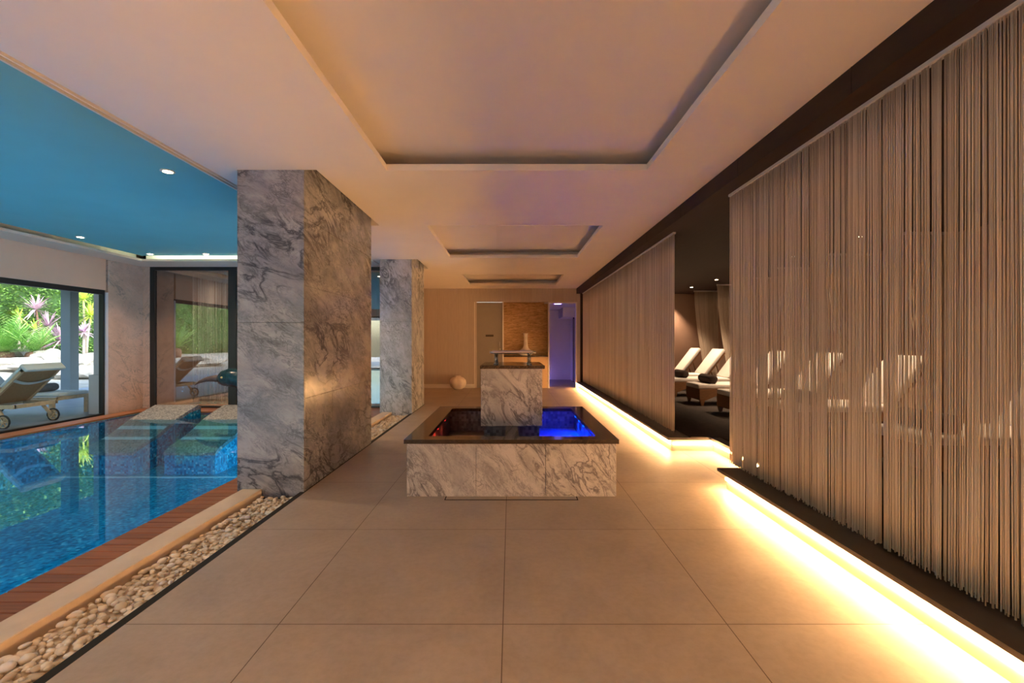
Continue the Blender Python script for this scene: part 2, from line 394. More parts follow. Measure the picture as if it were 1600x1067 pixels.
# tiled beds rising out of the water at the far end
def pool_bed(x0, x1, label):
    t = thing('pool_bed', label, 'pool bed', ((x0+x1)/2, 8.0, -1.0), 0, 'tiled pool beds')
    w = (x1-x0)/2
    prof = [(.60, 1.10), (.52, 1.14), (.30, 1.08), (-.05, .97), (-.45, .78), (-.85, .66), (-.95, .60), (-.95, .252), (.60, .252)]
    MB().prism(prof, 0, -w, w).build('base', 'mosaic', t)
    top = [(.60, 1.10), (.52, 1.145), (.30, 1.085), (-.05, .975), (-.45, .785), (-.86, .665), (-.96, .60), (-.96, .56), (-.82,.62), (-.4, .74), (0, .93), (.3, 1.03), (.6, 1.06)]
    MB().prism(top, 0, -w-.01, w+.01).build('bed_top', 'mosaic_grey', t, label='grey mosaic top')
    l = MB()
    for a, b_ in ((-.62, -.54), (-.32, -.24)):
        def zz(q):
            for (ya, za), (yb, zb) in zip([(.52,1.145),(.30,1.085),(-.05,.975),(-.45,.785)], [(.30,1.085),(-.05,.975),(-.45,.785),(-.86,.665)]):
                if yb <= q <= ya: return zb+(za-zb)*(q-yb)/(ya-yb)
            return .67
        l.add([(-w,a,zz(a)+.004),(w,a,zz(a)+.004),(w,b_,zz(b_)+.004),(-w,b_,zz(b_)+.004),(-w,a,zz(a)-.01),(w,a,zz(a)-.01),(w,b_,zz(b_)-.01),(-w,b_,zz(b_)-.01)], [(0,1,2,3),(4,7,6,5),(0,4,5,1),(1,5,6,2),(2,6,7,3),(3,7,4,0)])
    l.build('stripe', 'white_tile', t, label='pale stripes')
    return t
pool_bed(-6.75, -5.95, 'grey mosaic pool bed rising from the water by the marble wall')
pool_bed(-5.45, -4.65, 'grey mosaic pool bed half hidden behind the near marble pillar')

# ------------------------------------------------------------------ ceiling of the walkway with three coffers
cof = [(-1.13, 1.235, 0.2, 4.04), (-1.13, 1.235, 5.93, 8.26), (-1.13, 1.235, 10.28, 12.25)]
c = MB(); X0, X1 = -2.70, 1.91
for z0, z1, g in ((HC, HC+.055, 0), (HC+.055, HC+.3, .28)):
    a, b_ = -1.13-g, 1.235+g
    c.box(-1.745, a, YN, YB, z0, z1).box(b_, X1+.04, YN, YB, z0, z1)
    yy = YN
    for (_, _, y0, y1) in cof: c.box(a, b_, yy, y0-g, z0, z1); yy = y1+g
    c.box(a, b_, yy, YB, z0, z1)
    c.box(X0, -1.745, YN, 4.022, z0, z1).box(X0, -2.46, 4.022, 5.95, z0, z1).box(X0, -1.745, 5.95, 8.395, z0, z1)
    c.box(X0, -2.46, 8.395, 9.55, z0, z1).box(X0, -1.745, 9.55, YB, z0, z1)
c.box(-1.9, -1.745, 4.022, 5.95, HC+.13, HC+.3).box(-1.9, -1.745, 8.395, 9.55, HC+.13, HC+.3)
struct('ceiling', c, 'plaster')
for i, (x0, x1, y0, y1) in enumerate(cof):
    k = MB(); g = .22
    # lip rail under the recess
    q = MB()
    for (a, b_, e, f) in ((x0-.0, x0+.012, y0, y1), (x1-.012, x1, y0, y1), (x0, x1, y0, y0+.012), (x0, x1, y1-.012, y1)):
        q.box(a, b_, e, f, HC-.002, HC+.055)
    # inner raised panel
    pn = MB().box(x0-.279, x1+.279, y0-.279, y1+.279, HC+.165, HC+.295)
    o = sthing('trim_%d' % (3+i)); q.build('coffer_lip', 'plaster', o); pn.build('coffer_panel', 'plaster', o)
# slot diffuser and white lip at the edge of the walkway ceiling
struct('trim_6', MB().box(-2.79, -2.772, YN, 9.1, HC-.004, HC+.3), 'white_trim')
struct('trim_7', MB().box(-2.772, -2.70, YN, 9.1, HC+.02, HC+.3), 'slotblack')
struct('trim_8', MB().box(-2.742, -2.730, YN, 9.1, HC-.002, HC+.03), 'plaster')
# pool ceiling
struct('ceiling_pool', MB().box(-6.90, -2.79, YN, 8.38, 2.955, 3.0), 'blue_paint')
struct('ceiling_soffit', MB().box(WX-.1, -6.97, YN, 9.2, 2.87, 2.89).box(-6.97, -2.6, 8.49, YG+.05, 2.87, 2.89)
       .box(-6.985, -6.97, YN, 8.49, 2.89, 2.91).box(-6.985, -2.6, 8.475, 8.49, 2.87, 2.91), 'soffit')
struct('trim_13', MB().box(-7.1, -2.6, 8.72, 8.76, 2.89, 3.2).box(-7.36, -7.32, YN, 8.76, 2.89, 3.2), 'plaster')
struct('ceiling_upper', MB().box(WX-.1, 6.1, YN, 13.4, 3.2, 3.3), 'plaster')
tag(MB().box(-6.9, -2.85, 8.56, 8.60, 2.895, 2.915).build('light_strip', 'led_cool'), 'greenish white light strip glowing in the cove along the end of the blue ceiling', 'light strip')

# ------------------------------------------------------------------ walls
struct('wall_back', MB()
       .box(-2.75, -.99, YB, YB+.12, 0, HC+.3)            # left of the door
       .box(-.99, 1.93, YB, YB+.12, 2.50, HC+.3)          # above the openings
       .box(1.93, 2.12, YB, YB+.12, 0, HC+.3), 'panelwood')
struct('wall_left_far', MB().box(-2.85, -2.75, 9.2, YB+.12, 0, HC+.3), 'cream')
struct('baseboard_back', MB().box(-2.75, -1.06, YB-.015, YB, 0, .11), 'white_trim')
struct('wall_rear', MB().box(-2.5, 6.1, YN-.1, YN, -.1, 3.3).box(WX, -2.5, YN-.1, YN, 2.6, 3.3).box(-2.9, -2.5, YN-.1, YN, -.1, 2.6).box(WX-.1, WX+.3, YN-.1, YN, -1, 2.6), 'cream')
# garden wall with window 1
struct('wall_left', MB().box(WX-.14, WX, YN, 8.30, 2.30, 3.2), 'cream')
struct('wall_left_marble', MB().box(WX-.14, WX, 8.345, YG+.02, -.2, 3.2), 'wall_marble')
struct('trim_9', MB().box(WX-.14, WX+.004, 8.30, 8.345, -.03, 2.26), 'render_white')
struct('trim_10', MB().box(WX-.02, -7.355, YG, YG+.1, -.03, 2.87), 'wall_marble')
w = sthing('window_1')
f = MB(); f.box(WX-.10, WX-.02, YN, 8.30, 2.215, 2.30).box(WX-.10, WX-.02, YN, 8.30, -.03, .02).box(WX-.10, WX-.02, 8.265, 8.30, .02, 2.215)
for yy in (5.35, 2.4, -.55): f.box(WX-.10, WX-.02, yy-.03, yy+.03, .02, 2.215)
f.build('window_frame', 'black', w)
ys = [(5.38, 8.265), (2.43, 5.32), (-.52, 2.37), (YN, -.58)]
for a, b_ in ys: MB().box(WX-.064, WX-.058, a, b_, .02, 2.215).build('pane', 'glass', w)
w = sthing('window_3')
f = MB().box(WX+.3, -2.9, YN-.08, YN-.02, 2.53, 2.6).box(WX+.3, -2.9, YN-.08, YN-.02, -.03, .03).box(-5.1, -5.03, YN-.08, YN-.02, .03, 2.53)
f.build('window_frame', 'black', w)
MB().box(WX+.3, -5.1, YN-.054, YN-.048, .03, 2.53).build('pane', 'glass', w); MB().box(-5.03, -2.9, YN-.054, YN-.048, .03, 2.53).build('pane', 'glass', w)
# inner glass wall at the end of the pool hall
w = sthing('window_2')
f = MB().box(-7.355, -2.46, YG, YG+.07, 2.80, 2.87).box(-7.355, -2.46, YG, YG+.07, -.03, .03)
for a, b_ in ((-7.355, -7.26), (-5.76, -5.60), (-4.1, -4.0), (-2.53, -2.46)): f.box(a, b_, YG, YG+.07, .03, 2.80)
f.build('window_frame', 'black', w)
for a, b_ in ((-7.26, -5.76), (-5.60, -4.1), (-4.0, -2.53)): MB().box(a, b_, YG+.03, YG+.036, .03, 2.80).build('pane', 'glass_dark', w)
# room behind the glass
struct('wall_inner_room', MB().box(-7.6, -2.85, 12.2, 12.3, -.1, 3.2).box(-7.7, -7.6, YG+.1, 12.3, -.1, 3.2), 'darkwall')
struct('floor_inner_room', MB().box(-7.6, -2.85, YG+.07, 12.2, -.1, 0), 'tiles')
# pillars: marble cladding panels on a core
def pillar(name, y0, y1, mat, seams_y, hz, label):
    o = sthing(name)
    MB().box(PX0+.012, PX1-.012, y0+.012, y1-.012, -.2, HC+.14).build('core', 'slotblack', o)
    zs = [-.055] + hz + [HC+.14]
    front = MB(); side = MB()
    for a, b_ in zip(zs[:-1], zs[1:]):
        front.cbox(PX0, PX1-.0005, y0, y0+.02, a+.001, b_-.001, .002, seg=1)
        front.cbox(PX0, PX1-.0005, y1-.02, y1, a+.001, b_-.001, .002, seg=1)
    hz2 = [z-.0 for z in hz]
    zs2 = [-.055] + [hz[0]*.55, hz[0]*1.22, hz[0]*1.62] + [HC+.14]
    ys_ = [y0+.021] + seams_y + [y1-.021]
    for a, b_ in zip(zs2[:-1], zs2[1:]):
        for e, f_ in zip(ys_[:-1], ys_[1:]):
            side.cbox(PX1-.02, PX1, e+.0008, f_-.0008, a+.0008, b_-.0008, .0015, seg=1)
            side.cbox(PX0, PX0+.02, e+.0008, f_-.0008, a+.0008, b_-.0008, .0015, seg=1)
    front.build('front_cladding', mat, o); side.build('side_cladding', mat, o)
pillar('pillar_near', 4.02, 5.96, 'pillar', [4.66], [1.52], '')
pillar('pillar_far', 8.40, 9.58, 'pillar2', [9.0], [1.72], '')

# ------------------------------------------------------------------ relaxation room on its plinth
outline = [(1.92, YN), (1.92, 4.17), (2.44, 4.17), (2.44, 5.47), (1.92, 5.47), (1.92, YB)]
def inset(d): return [(1.92+d, YN), (1.92+d, 4.17-d), (2.44+d, 4.17-d), (2.44+d, 5.47+d), (1.92+d, 5.47+d), (1.92+d, YB)]
def slab(pts, z0, z1, x1=5.8): return MB().prism([*pts, (x1, YB+.15), (x1, YN)], 2, z0, z1)
struct('raised_floor', slab(outline, .148, .175), 'dark_stone')
struct('plinth_riser', slab(inset(.06), 0, .148), 'riser')
struct('carpet', slab([(2.2, YN), (2.2, 4.17), (2.56, 4.17), (2.56, 5.47), (2.2, 5.47), (2.2, YB)], .1752, .185), 'carpet')
def strip(p0, p1, nx, ny, label, mat='led_warm_low'):
    a, b_ = Vector(p0), Vector(p1)
    x0, x1 = sorted((a.x, b_.x)); y0, y1 = sorted((a.y, b_.y)); t = .012
    if x0 == x1: x0, x1 = (x0-t, x0) if nx < 0 else (x0, x0+t)
    if y0 == y1: y0, y1 = (y0-t, y0) if ny < 0 else (y0, y0+t)
    tag(MB().box(x0, x1, y0, y1, .082, .102).build('light_strip', mat), label, 'light strip', 'warm light strips under the plinth edge')
q = .0595
strip((1.92+q, YN), (1.92+q, 4.17-q), -1, 0, 'long warm light strip under the plinth edge of the near string curtain', 'led_warm')
strip((1.94+q, 4.17-q), (2.44+q-.02, 4.17-q), 0, 1, 'short warm light strip on the end of the near plinth facing the recess')
strip((2.44+q, 4.19-q), (2.44+q, 5.45+q), -1, 0, 'warm light strip at the back of the recess between the two plinths')
strip((1.94+q, 5.47+q), (2.42+q, 5.47+q), 0, -1, 'short warm light strip on the end of the far plinth facing the camera')
strip((1.92+q, 5.49+q), (1.92+q, YB-.02), -1, 0, 'long warm light strip under the plinth edge of the far string curtain', 'led_warm')
struct('beam', MB().box(1.91, 2.16, YN, YB+.1, CZ, 3.2), 'darkwood')
bl = MB()
for yy in [k*1.26+1.25 for k in range(-4, 10)]: bl.box(1.9085, 1.911, yy, yy+.004, CZ, HC)
struct('trim_11', bl, 'slotblack')
struct('ceiling_relaxation', MB().box(2.16, 5.9, YN, YB+.3, CZ+.01, CZ+.12), 'darkwood')
struct('wall_relaxation_back', MB().box(2.12, 5.9, YB+.15, YB+.25, 0, CZ+.1), 'brownwall')
struct('wall_right', MB().box(5.72, 5.82, YN, YB+.2, 0, CZ+.1), 'brownwall')
struct('trim_12', MB().box(2.02, 2.12, YB-.06, YB, .175, CZ), 'darkwood')

# ------------------------------------------------------------------ string curtains
def strings(path, n, z0, z1, r, rnd, sway=.02, ragged=.02, clump=.5, taper=None):
    """path(u)->(x,y); one closed four sided cord per string"""
    mb = MB(); us = sorted(rnd.random() for _ in range(n))
    us = [ (k+.5)/n*.55 + u*.45 for k, u in enumerate(us)]
    for u in us:
        ph = rnd.uniform(0, 6.28); zb = z0+rnd.uniform(0, ragged); L = z1-zb
        pull = clump*.010*math.sin(u*n/9.0+1.3*math.sin(u*37))
        off = rnd.uniform(-.006, .006); amp = rnd.uniform(.2, 1)*sway*.12
        rr = r*rnd.uniform(.75, 1.3); pts = []; K = 7
        for k in range(K+1):
            t = k/K
            (x, y) = path(min(max(u, 0), 1), t)
            d_ = (pull*t*1.4 + amp*math.sin(ph+t*5))
            (x2, y2) = path(min(max(u+.001, 0), 1.001), t)
            dv = Vector((x2-x, y2-y)); dv = dv.normalized() if dv.length else Vector((1, 0))
            nv = Vector((-dv.y, dv.x))
            pts.append((x+dv.x*d_+nv.x*off, y+dv.y*d_+nv.y*off, z1-L*t))
        mb.tube(pts, [rr*(1 if k < K-1 else 1.15) for k in range(K+1)], 4, True)
    return mb
rnd = random.Random(3)
def curtain(label, y0, y1, n, r):
    t = thing('string_curtain', label, 'curtain', (2.08, (y0+y1)/2, .2)); cy = (y0+y1)/2
    MB().box(-.018, .018, y0-cy, y1-cy, CZ-.022-.2, CZ-.2+.004).build('curtain_rail', 'white_trim', t, label='pale rail')
    s = strings(lambda u, tt: (0, (y0-cy)+u*(y1-y0)), n, -.005, CZ-.02-.2, r, rnd, .03, .03).build('strings', 'string', t)
    s['kind'] = 'stuff'; return t
curtain('floor length beige string curtain in front, nearest the camera on the right', .4, 4.245, 690, .0029)
curtain('beige string curtain further back, between the recess and the back wall', 5.69, 12.9, 1500, .0034)

# divider curtains beside each lounger
YL = [3.98, 5.73, 7.12, 8.42, 9.75, 10.92, 12.28]
for i, yy in enumerate(YL):
    names = ['nearest the camera', 'second from the camera', 'third from the camera', 'fourth from the camera', 'third from the back wall', 'in the opening, right of the hindmost one', 'hindmost, before the brown back wall']
    Y = yy-.02
    t = thing('divider_curtain', 'draped string divider beside the loungers, '+names[i], 'curtain', (5.35, Y, .2), 0, 'string dividers between the loungers')
    def pth(u, tt, w=.33): return (w - (2*w)*(1-u)*(1-.42*min(1, tt*1.15)**1.6), .0)
    MB().box(-.34, .34, -.012, .012, CZ-.03-.2, CZ+.005-.2).build('curtain_rail', 'white_trim', t)
    s = strings(pth, 190, 0, CZ-.02-.2, .0034, rnd, .02, .02, .3).build('strings', 'string', t); s['kind'] = 'stuff'

# ------------------------------------------------------------------ indoor loungers
def indoor_lounger():
    t = thing('sun_lounger', 'x', 'lounger', (0,0,0), 0, 'white cushioned wicker loungers in the relaxation room')
    w = .30; x0, x1 = -.85, .80
    fr = MB()
    for s in (-1, 1):
        pts = [(x0, .30), (x1, .30), (x1, .16)]
        for k in range(9):
            a = k/8; xx = x1-.12-(x1-x0-.24)*a
            pts.append((xx, .10+.11*math.sin(PI*a)**.35 if 0 < a < 1 else .10))
        pts.append((x0, .10)); y0 = s*w-.015
        fr.prism(pts, 1, y0, y0+.03)
    fr.box(x0, x0+.03, -w, w, .10, .30).box(x1-.03, x1, -w, w, .16, .30).box(x0, x1, -w, w, .27, .30)
    fr.build('frame', 'wicker', t)
    for sx in (x0+.05, x1-.05):
        for s in (-1, 1):
            y0 = s*(w-.005)
            MB().add([(sx-.05,y0-.03,.14),(sx+.05,y0-.03,.14),(sx+.05,y0+.03,.14),(sx-.05,y0+.03,.14),(sx-.02,y0-.018,0),(sx+.02,y0-.018,0),(sx+.02,y0+.018,0),(sx-.02,y0+.018,0)],
                     [(0,1,2,3),(4,7,6,5),(0,4,5,1),(1,5,6,2),(2,6,7,3),(3,7,4,0)]).build('leg', 'wicker', t)
    MB().cbox(x0-.02, .38, -w+.01, w-.01, .30, .39, .03, seg=3).build('mattress', 'mattress', t)
    ang = math.atan2(.56, .43)
    m = Matrix.Translation((.35, 0, .37)) @ Matrix.Rotation(-ang, 4, 'Y')
    MB().cbox(0, .76, -w+.01, w-.01, -.045, .045, .03, m, 3).build('backrest', 'mattress', t)
    MB().box(.02, .70, -w+.02, w-.02, -.07, -.045, m).build('back_frame', 'wicker', t)
    for s in (-.2, .2): MB().tube([(.62, s, .70), (.74, s, .29)], .012).build('back_stay', 'wicker', t)
    return t
names = ['White cushioned lounger nearest the camera, cut by the right frame edge', 'White cushioned lounger seen through the near curtain, second from the right edge',
         'White cushioned lounger in the middle of those behind the near curtain', 'White cushioned lounger whose wicker foot shows at the near curtain edge',
         'White cushioned lounger just behind the near curtain edge, with its backrest dim', 'White cushioned lounger in the opening, the nearer of two bare backrests',
         'White cushioned lounger in the opening, hindmost by the back wall']
proto = indoor_lounger()
for i, yy in enumerate(YL):
    o = proto if i == 0 else copy_tree(proto)
    o.location = (4.27, yy, .185); o['label'] = names[i][0].lower()+names[i][1:]
rp = [(0, -.25), (.075, -.25), (.082, -.235), (.082, .235), (.075, .25), (0, .25)]
tn = ['on the lounger nearest the camera', 'on the second lounger from the right edge', 'on the third lounger behind the near curtain', 'on the lounger with its wicker foot at the curtain edge', 'on the lounger at the left side of the opening', 'on the last but one lounger', 'on the hindmost lounger by the back wall']
for i, yy in enumerate(YL):
    mb = MB(); seg = 20; k0 = 0; ring = []
    pr = [(.03, -.255), (.072, -.25), (.082, -.235), (.083, .235), (.072, .25), (.03, .255)]
    vs = [(r*math.cos(2*PI*k/seg)*(1+.04*math.sin(3*2*PI*k/seg)), z, r*math.sin(2*PI*k/seg)+.08) for r, z in pr for k in range(seg)]
    fs = [(a*seg+k, a*seg+(k+1)%seg, (a+1)*seg+(k+1)%seg, (a+1)*seg+k) for a in range(5) for k in range(seg)] + [tuple(range(seg)), tuple(5*seg+k for k in range(seg))]
    mb.add(vs, fs, True)
    o = mb.build('rolled_towel', 'towel'); o.location = (3.70, yy, .185+.388)
    tag(o, 'dark brown rolled towel '+tn[i], 'towel', 'brown rolled towels on the loungers')

# ------------------------------------------------------------------ downlights
def downlight(loc, energy, label, group, r=.04, size=85, mat='lamp', col=(1,.70,.45)):
    t = thing('downlight', label, 'ceiling light', loc, 0, group)
    MB().lathe([(r*1.35, -.004), (r*1.35, .004), (r*.9, .004), (r*.9, -.004)], seg=20).build('trim_ring', 'white_trim', t)
    MB().lathe([(.001, -.006), (r*.9, -.006), (r*.9, .0), (.001, .0)], seg=20).build('lamp', mat, t)
    if energy:
        l = bpy.data.lights.new('spot', 'SPOT'); l.energy = energy; l.spot_size = math.radians(size); l.spot_blend = .7; l.color = col; l.shadow_soft_size = .03
        lo = bpy.data.objects.new('spot', l); C.objects.link(lo); lo.parent = t; lo.location = (0, 0, -.02)
    return t
ord_ = ['nearest the camera', 'second from the camera', 'third from the camera', 'middle one', 'third from the back', 'second from the back', 'hindmost']
for i, yy in enumerate([4.01, 5.95, 7.34, 8.65, 10.1, 11.5, 12.85]):
    downlight((4.64, yy, CZ+.005), 120, 'small warm downlight in the dark wood ceiling, '+ord_[i]+' in the row', 'downlights above the loungers', .035, 85)
for (x, y), lb in zip([(-3.23, 4.22), (-6.6, 6.87), (-6.6, 8.2), (-5.58, 8.2)], ['nearest the camera', 'near the left soffit over the water', 'in the far left corner', 'at the far end beside the near marble pillar']):
    downlight((x, y, 2.951), 34, 'small round downlight in the blue ceiling, '+lb, 'downlights in the blue ceiling', .045, 100)

for x in (-1.45, 1.58):  # unseen downlights added for warm light bouncing up to the ceiling
    for y, nm in ((.4, 'beside the near coffer'), (-1.2, 'behind the camera'), (-2.8, 'nearest the rear wall')):
        downlight((x, y, HC-.001), 12 if y > 0 else 75, 'added unseen downlight in the walkway ceiling, %s, %s side' % (nm, 'pool' if x < 0 else 'curtain'), 'added downlights in the walkway ceiling', .045, 125, col=(1, .60, .30))
for y, nm in ((2.6, 'first off the left frame edge'), (1.0, 'second off the left frame edge'), (-.6, 'behind the camera'), (5.8, 'hidden behind the near pillar'), (7.3, 'between the two pillars')):
    downlight((-3.23, y, 2.951), 34 if y > 3 else 12, 'small downlight on the walkway side of the blue ceiling, '+nm, 'downlights in the blue ceiling', .045, 120, col=(1, .60, .30))
for x, nm in ((-6.2, 'left'), (-4.8, 'middle'), (-3.4, 'right')):  # downlights added to brighten the white strings behind the glass
    downlight((x, 9.95, 2.9), 200, 'added downlight behind the dark glass wall, '+nm+' one', 'added downlights behind the glass wall', .04, 120)
struct('ceiling_inner_room', MB().box(-7.6, -2.85, YG+.07, 12.2, 2.901, 2.95), 'plaster')

# ------------------------------------------------------------------ fountain basin
BX0, BX1, BY0, BY1 = -.907, .919, 3.90, 5.84
t = thing('fountain_basin', 'square marble footbath fountain with dark marble rim in the middle of the walkway', 'fountain', (0, 4.87, 0)); oy = 4.87
base = MB()
for a, b_ in ((BX0, -.302), (-.302, .303), (.303, BX1)):
    base.cbox(a+.001, b_-.001, BY0-oy, BY0-oy+.03, 0, .464, .002, seg=1); base.cbox(a+.001, b_-.001, BY1-oy-.03, BY1-oy, 0, .464, .002, seg=1)
for a, b_ in ((BY0+.03, 4.5), (4.5, 5.2), (5.2, BY1-.03)):
    base.cbox(BX0, BX0+.03, a-oy+.001, b_-oy-.001, 0, .464, .002, seg=1); base.cbox(BX1-.03, BX1, a-oy+.001, b_-oy-.001, 0, .464, .002, seg=1)
base.build('base', 'basin', t)
RX0, RX1, RY0, RY1 = -.925, .937, 3.875, 5.86; IX0, IX1, IY0, IY1 = -.74, .765, 4.02, 5.69
rim = MB()
for a in ((RX0, RX1, RY0, IY0), (RX0, RX1, IY1, RY1), (RX0, IX0, IY0, IY1), (IX1, RX1, IY0, IY1)):
    rim.box(a[0], a[1], a[2]-oy, a[3]-oy, .464, .50)
rim.box(-.05, .075, IY0-oy, 4.52-oy, .44, .50).box(-.05, .075, 5.2-oy, IY1-oy, .44, .50)
rim.build('rim', 'emperador', t, label='dark brown veined marble rim')
lin = MB().box(BX0+.03, .01, BY0+.03-oy, BY1-.03-oy, .02, .20); o_ = .045
for a in ((BX0+.03, BX1-.03, BY0+.03, IY0-o_), (BX0+.03, BX1-.03, IY1+o_, BY1-.03), (BX0+.03, IX0-o_, IY0-o_, IY1+o_), (IX1+o_, BX1-.03, IY0-o_, IY1+o_)):
    lin.box(a[0], a[1], a[2]-oy, a[3]-oy, .06, .464)
lin.box(-.05, .075, IY0-.045-oy, IY1+.045-oy, .06, .44)
lin.box(-.27, .29, 4.56-oy, 5.2-oy, .06, .5)
lin.build('lining', 'mosaic_basin', t)
MB().box(.01, BX1-.03, BY0+.03-oy, BY1-.03-oy, .02, .24).build('basin_floor', 'blue_glow_tile', t, label='floor of the right half coloured with the blue glow')
MB().box(IX0-.045, -.05, IY0-.045-oy, IY1+.045-oy, .330, .332).build('water', 'water_basin', t, label='red lit water')
MB().box(.075, IX1+.045, IY0-.045-oy, IY1+.045-oy, .330, .332).build('water', 'water_basin', t, label='blue lit water')
def basin_lamp(name, x, y, mat, col, e, tilt):
    o = MB().lathe([(.001, 0), (.022, 0), (.022, .012), (.001, .012)], x, y-oy, .448, 16).build(name, mat, t)
    l = bpy.data.lights.new('spot', 'SPOT'); l.energy = e; l.color = col; l.spot_size = math.radians(130); l.spot_blend = .5; l.shadow_soft_size = .03
    lo = bpy.data.objects.new('spot', l); C.objects.link(lo); lo.parent = t; lo.location = (x, y-oy, .44); lo.rotation_euler = tilt
for y in (4.75, 5.05, 5.35): basin_lamp('blue_lamp', IX1+.022, y, 'led_blue', (.0, .05, 1), 19, (0, .6, 0))
basin_lamp('red_lamp', IX0-.022, 4.6, 'led_red', (1, .03, .01), 7, (0, -.4, 0))
basin_lamp('red_lamp', IX0-.022, 5.1, 'led_red', (1, .08, .03), 7, (0, -.75, 0))
# pedestal with dark top
t = thing('pedestal', 'white grey marble pedestal block with dark marble top standing in the fountain', 'pedestal', (.008, 4.87, .5))
MB().cbox(-.308, .309, 4.50-oy, 5.22-oy, 0, .577, .003, seg=1).build('block', 'basin', t)
MB().cbox(-.315, .333, 4.47-oy, 5.25-oy, .577, .61, .004, seg=1).build('top_slab', 'emperador', t, label='dark brown marble top')
# chrome tray fixture
t = thing('tray_stand', 'chrome rimmed dark tray on four clear cylinder feet on the pedestal', 'tray stand', (.02, 4.78, 1.11))
MB().cbox(-.215, .215, -.16, .16, .115, .135, .009, seg=2).build('tray', 'emperador', t)
q = MB(); rr = .012
pts = []
for cx, cy, a0 in ((.2, .145, 0), (-.2, .145, PI/2), (-.2, -.145, PI), (.2, -.145, 1.5*PI)):
    for k in range(5):
        a = a0+k*PI/8; pts.append((cx+.03*math.cos(a), cy+.03*math.sin(a), .128))
pts.append(pts[0]); q.tube(pts, .013, 10); q.build('rim_rail', 'chrome', t, label='chrome rim rail')
for sx in (-.175, .175):
    for sy in (-.11, .11):
        MB().lathe([(.019, 0), (.019, .115)], sx, sy, 0, 16).build('leg', 'glass_leg', t)
        MB().lathe([(.025, 0), (.025, .010), (.004, .012), (.004, .108), (.022, .110), (.022, .116)], sx, sy, 0, 16).build('leg_fitting', 'chrome', t)
# hatch frame set in the floor
h = MB(); h.box(-.565, .575, 3.812, 3.820, 0, .003).box(-.565, -.557, 3.82, 3.895, 0, .003).box(.567, .575, 3.82, 3.895, 0, .003)
tag(h.build('access_hatch', 'slotblack'), 'thin dark frame of a floor hatch at the foot of the fountain', 'hatch')

# ------------------------------------------------------------------ back wall fittings
dr = sthing('door_1')
MB().box(-1.035, -.24, YB+.03, YB+.07, 0, 2.49).build('door_leaf', 'doorgrey', dr, label='grey flush door leaf')
MB().box(-1.06, -1.035, YB-.01, YB+.1, 0, 2.50).box(-.24, -.205, YB-.01, YB+.1, 0, 2.50).build('door_frame', 'white_trim', dr)
MB().tube([(-.32, YB-.02, 1.0), (-.32, YB-.02, 1.35)], .01).tube([(-.32, YB+.03, 1.05), (-.32, YB-.02, 1.05)], .008).tube([(-.32, YB+.03, 1.3), (-.32, YB-.02, 1.3)], .008).build('door_handle', 'chrome', dr)
MB().cbox(-.73, -.50, YB+.022, YB+.03, 1.49, 1.55, .003, seg=1).box(-.715, -.515, YB+.0205, YB+.023, 1.505, 1.512).box(-.715, -.515, YB+.0205, YB+.023, 1.527, 1.534).build('door_sign', 'dark_stone', dr)
struct('wall_split_stone', MB().box(-.205, 1.09, YB+.35, YB+.42, .9, 2.50).box(-.205, 1.09, YB+.121, YB+.42, 2.502, 2.6), 'split')
struct('wall_niche', MB().box(-.24, -.205, YB+.1, YB+.42, 0, 2.55).box(1.09, 1.12, YB+.12, YB+.42, 0, 2.55), 'split')
t = thing('cabinet', 'light wood cabinet with dark worktop under the split stone wall', 'cabinet', (.44, YB+.17, 0))
MB().box(-.64, .645, -.16, .17, 0, .90).build('body', 'cabinet', t)
MB().box(-.64, .645, -.19, .17, .90, .935).build('worktop', 'emperador', t, label='dark worktop')
MB().box(-.62, .0, -.175, -.161, .05, .87).build('door', 'cabinet', t); MB().box(.006, .625, -.175, -.161, .05, .87).build('door', 'cabinet', t)
o = MB().lathe([(.001,0),(.15,0),(.20,.04),(.205,.09),(.16,.16),(.085,.22),(.062,.30),(.055,.48),(.058,.60),(.075,.655),(.066,.66),(.04,.63),(.001,.6)], seg=28).build('vase', 'ceramic')
o.location = (.44, YB+.14, .935); tag(o, 'long necked stone coloured vase on the cabinet worktop', 'vase')
t = thing('floor_jar', 'squat round pale jar with a dented body on the floor against the back wall', 'jar', (-1.50, 12.70, 0))
MB().lathe([(.001,0),(.11,0),(.19,.07),(.225,.17),(.215,.26),(.15,.33),(.09,.35),(.085,.375),(.06,.375),(.055,.33),(.001,.3)], seg=48, lobes=6, amp=.07).build('body', 'ceramic', t)
MB().lathe([(.075,.37),(.088,.37),(.088,.385),(.075,.385)], seg=24).build('neck_ring', 'ceramic', t)
# doorway to the violet corridor
dr = sthing('door_2')
MB().box(1.09, 1.125, YB-.012, YB+.14, 0, 2.50).box(1.895, 1.93, YB-.012, YB+.14, 0, 2.50).box(1.125, 1.895, YB-.012, YB+.14, 2.46, 2.50).build('door_frame', 'white_trim', dr)
struct('wall_corridor', MB().box(1.0, 1.09, YB+.43, 15.95, 0, 2.6).box(1.0, 2.9, 15.9, 16.0, 0, 2.6).box(2.12, 2.2, YB+.12, 15.9, 0, 2.6), 'white_trim')
struct('ceiling_corridor', MB().box(1.0, 2.2, YB+.12, 15.9, 2.47, 2.55).box(1.7, 2.12, 14.6, 15.9, 2.15, 2.47), 'white_trim')
dr = sthing('door_3')
MB().box(2.09, 2.12, 14.0, 14.9, .02, 2.1).build('door_leaf', 'doorgrey', dr); MB().box(2.075, 2.12, 13.94, 14.0, 0, 2.15).box(2.075, 2.12, 14.9, 14.96, 0, 2.15).build('door_frame', 'black', dr)
